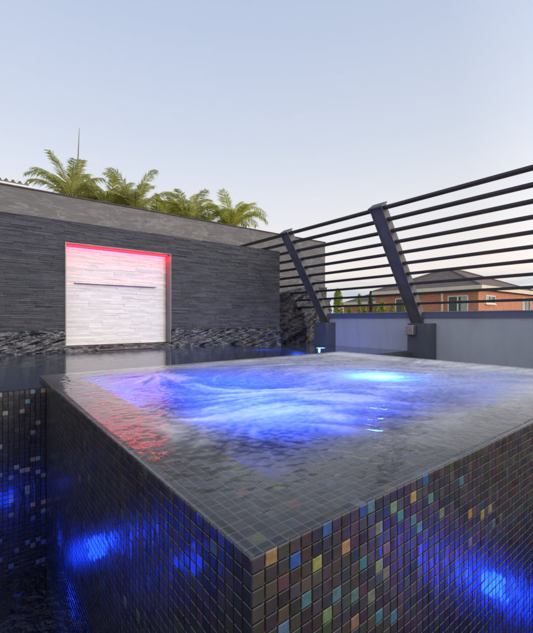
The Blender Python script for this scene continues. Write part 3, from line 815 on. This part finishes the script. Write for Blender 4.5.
# ------------------------------------------------------------------ garden trees seen through the screen
def tree(x, y, zt, w, kind, label, mat, n=900, zb=-4.5, leaf=.16, nm='conifer_tree', cat='tree'):
    t = thing(nm, label, cat, (x, y, GZ), 'garden trees beyond the low wall')
    mb = MB(); mb.tube([(x, y, GZ), (x+.05, y, (GZ+zt)/2), (x, y, zt-.3)], [.22, .14, .04], 7)
    for k in range(7):
        zz = zb+(zt-zb)*(k+1)/9; a = random.uniform(0, 6.28); rr = w*.35
        mb.tube([(x, y, zz), (x+rr*math.cos(a), y+rr*math.sin(a), zz+rr*.8)], [.06, .02], 5)
    mb.build('trunk', M['bark'], t)
    mb = MB()
    for _ in range(n):
        u = random.random()**.8
        if kind == 'cone': rr = w/2*(1-u)**.65*(.35+.65*math.sqrt(random.random()))
        elif kind == 'column': rr = w/2*min(1, (1-u)*5)**.6*math.sqrt(random.random())*(.8+.2*math.sin(u*25))
        else: rr = w/2*math.sin(math.pi*min(.98, .12+.85*u))**.6*math.sqrt(random.random())
        a = random.uniform(0, 6.2832); rr *= .82+.35*noise.noise(Vector((math.cos(a)*1.5+x, math.sin(a)*1.5, u*6+y)))
        c = Vector((x+rr*math.cos(a), y+rr*math.sin(a), zb+(zt-zb)*u))
        d1 = Vector((random.gauss(0, 1), random.gauss(0, 1), random.gauss(.5, 1))).normalized(); d2 = d1.cross(Vector((random.gauss(0, 1), random.gauss(0, 1), random.gauss(0, 1)))).normalized()
        l = leaf*random.uniform(.6, 1.4)
        mb.poly([tuple(c-d1*l), tuple(c+d2*l*.5), tuple(c+d1*l), tuple(c-d2*l*.5)])
    mb.build('crown', mat, t)
tree(38.3, 33.5, 5.0, 2.0, 'round', 'lime green tree beside the end of the tall wall', M['lime_leaf'], 2200, -3)
tree(40.6, 31.8, 4.3, .9, 'round', 'slim loose lime tree left of a darker slim one', M['lime_leaf'], 900, -3, nm='conifer_tree')
tree(41.7, 30.8, 4.7, .7, 'column', 'darker slim pencil conifer between lime shrubs', M['green_leaf'], 900, -3)
tree(43.3, 30.0, 3.6, 1.5, 'round', 'bushy lime tree left of the middle leaning post', M['lime_leaf'], 900, -3)
tree(39.6, 32.6, 2.9, 1.3, 'round', 'low lime shrub next to the tree by the wall end', M['lime_leaf'], 900, -3, nm='shrub', cat='shrub')
tree(41.2, 31.4, 2.7, 1.2, 'round', 'low yellow green shrub at the feet of the pencil conifers', M['lime_leaf'], 900, -3, nm='shrub', cat='shrub')
tree(42.4, 30.3, 3.0, 1.4, 'round', 'bushy lime shrub under the darker pencil conifer', M['lime_leaf'], 900, -3, nm='shrub', cat='shrub')
tree(44.0, 29.0, 2.8, 1.5, 'round', 'lime shrub in front of the brick wing', M['lime_leaf'], 900, -3, nm='shrub', cat='shrub')
tree(45.0, 28.0, 3.9, .55, 'column', 'thin lime conifer against the brick wall just left of the leaning post', M['lime_leaf'], 420, -3)

# distant hills, haze painted into their blue-grey colour
v = []; f = []; n_ = 80
for i in range(n_+1):
    a = math.radians(-30+130*i/n_); D = 1500
    z = 30*(.6+.5*noise.noise(Vector((i*.13, 2, 0)))+.2*noise.noise(Vector((i*.5, 5, 0))))
    for (k, zz) in ((0, -6), (150, z), (420, -6)):
        v.append(((D+k)*math.cos(a), (D+k)*math.sin(a), zz))
for i in range(n_):
    a = i*3
    f += [(a, a+3, a+4, a+1), (a+1, a+4, a+5, a+2)]
tag(link_mesh('hills', np.array(v), f, plain('hazed_hill_woodland', (.16, .20, .24), .95, .2, .02), None, True), kind='structure')

# ------------------------------------------------------------------ world, sun
SUN_EL, SUN_ROT = math.radians(11), math.radians(168)
wd = bpy.data.worlds.new('World'); scene.world = wd; wd.use_nodes = True
nt = wd.node_tree; nt.nodes.clear()
class W(NT):
    def __init__(self): self.t = nt
n = W()
sky = n.n('ShaderNodeTexSky'); sky.sky_type = 'NISHITA'; sky.sun_disc = False
sky.sun_elevation = SUN_EL; sky.sun_rotation = SUN_ROT; sky.air_density = 1.0; sky.dust_density = 2.0; sky.ozone_density = 2.0
tc = n.n('ShaderNodeTexCoord')
sep = n.n('ShaderNodeSeparateXYZ', {0: tc.outputs['Generated']})
K = 9.0
grad = n.ramp(n.math('MAXIMUM', sep.outputs[2], 0.0), [(0.0, (.97, .84, .77)), (.09, (1.03, .91, .84)), (.16, (1.0, .93, .90)), (.27, (.89, .89, .92)), (.42, (.72, .775, .89)), (.62, (.57, .655, .835)), (1, (.36, .47, .68))])
# low bank of grey-blue cloud along the horizon
cv = n.n('ShaderNodeMapping', {0: tc.outputs['Generated'], 3: (2.2, 2.2, 14)})
cn = n.noise(cv.outputs[0], 1.6, 5, .6)
band = n.ramp(sep.outputs[2], [(.0, (1,)*3), (.075, (1.0,)*3), (.115, (0,)*3)])
cf = n.mix(1.0, band, n.ramp(cn, [(.36, (.15,)*3), (.52, (1, 1, 1))]), 'MULTIPLY')
grad = n.mix(cf, grad, (.60, .66, .76))
# brighter towards the sunset side
sx_, sy_ = math.sin(SUN_ROT), math.cos(SUN_ROT)
dt = n.math('ADD', n.math('MULTIPLY', sep.outputs[0], sx_), n.math('MULTIPLY', sep.outputs[1], sy_))
warm = n.ramp(n.math('ADD', n.math('MULTIPLY', dt, .5), .5), [(0, (.98, .99, 1.02)), (.4, (1.0, 1.0, 1.0)), (.6, (1.35, 1.3, 1.27)), (.8, (1.7, 1.55, 1.45)), (1, (2.1, 1.75, 1.5))])
grad = n.mix(1.0, grad, warm, 'MULTIPLY')
gsc = n.n('ShaderNodeVectorMath', {0: grad}, operation='SCALE'); n.set(gsc, 3, K)
tot = n.mix(.85, sky.outputs[0], gsc.outputs[0])
bg = n.n('ShaderNodeBackground', {0: tot, 1: .115})
wo_ = n.n('ShaderNodeOutputWorld'); nt.links.new(bg.outputs[0], wo_.inputs[0])

sl_ = bpy.data.lights.new('sun', 'SUN'); sl_.energy = 1.35; sl_.angle = math.radians(18); sl_.color = (1, .93, .87)
so = bpy.data.objects.new('sun', sl_); COL.objects.link(so)
dv = Vector((math.sin(SUN_ROT)*math.cos(SUN_EL), math.cos(SUN_ROT)*math.cos(SUN_EL), math.sin(SUN_EL)))
so.rotation_euler = dv.to_track_quat('Z', 'Y').to_euler(); so.location = (0, -6, 8)

# ------------------------------------------------------------------ camera
cd = bpy.data.cameras.new('camera'); cam = bpy.data.objects.new('camera', cd); COL.objects.link(cam)
cam.location = (0, 0, S); cam.rotation_euler = (math.radians(90), 0, math.radians(-38.03))
cd.sensor_fit = 'HORIZONTAL'; cd.sensor_width = 36; cd.lens = 36*375/533; cd.shift_y = 2.5/533; cd.clip_start = .02; cd.clip_end = 8000
scene.camera = cam

scene.view_settings.view_transform = 'Standard'; scene.view_settings.look = 'None'
scene.view_settings.exposure = 0; scene.view_settings.gamma = 1
scene.view_settings.use_curve_mapping = False
scene.render.engine = 'CYCLES'
scene.cycles.use_denoising = True
scene.cycles.max_bounces = 10; scene.cycles.transparent_max_bounces = 16
scene.cycles.sample_clamp_indirect = 6
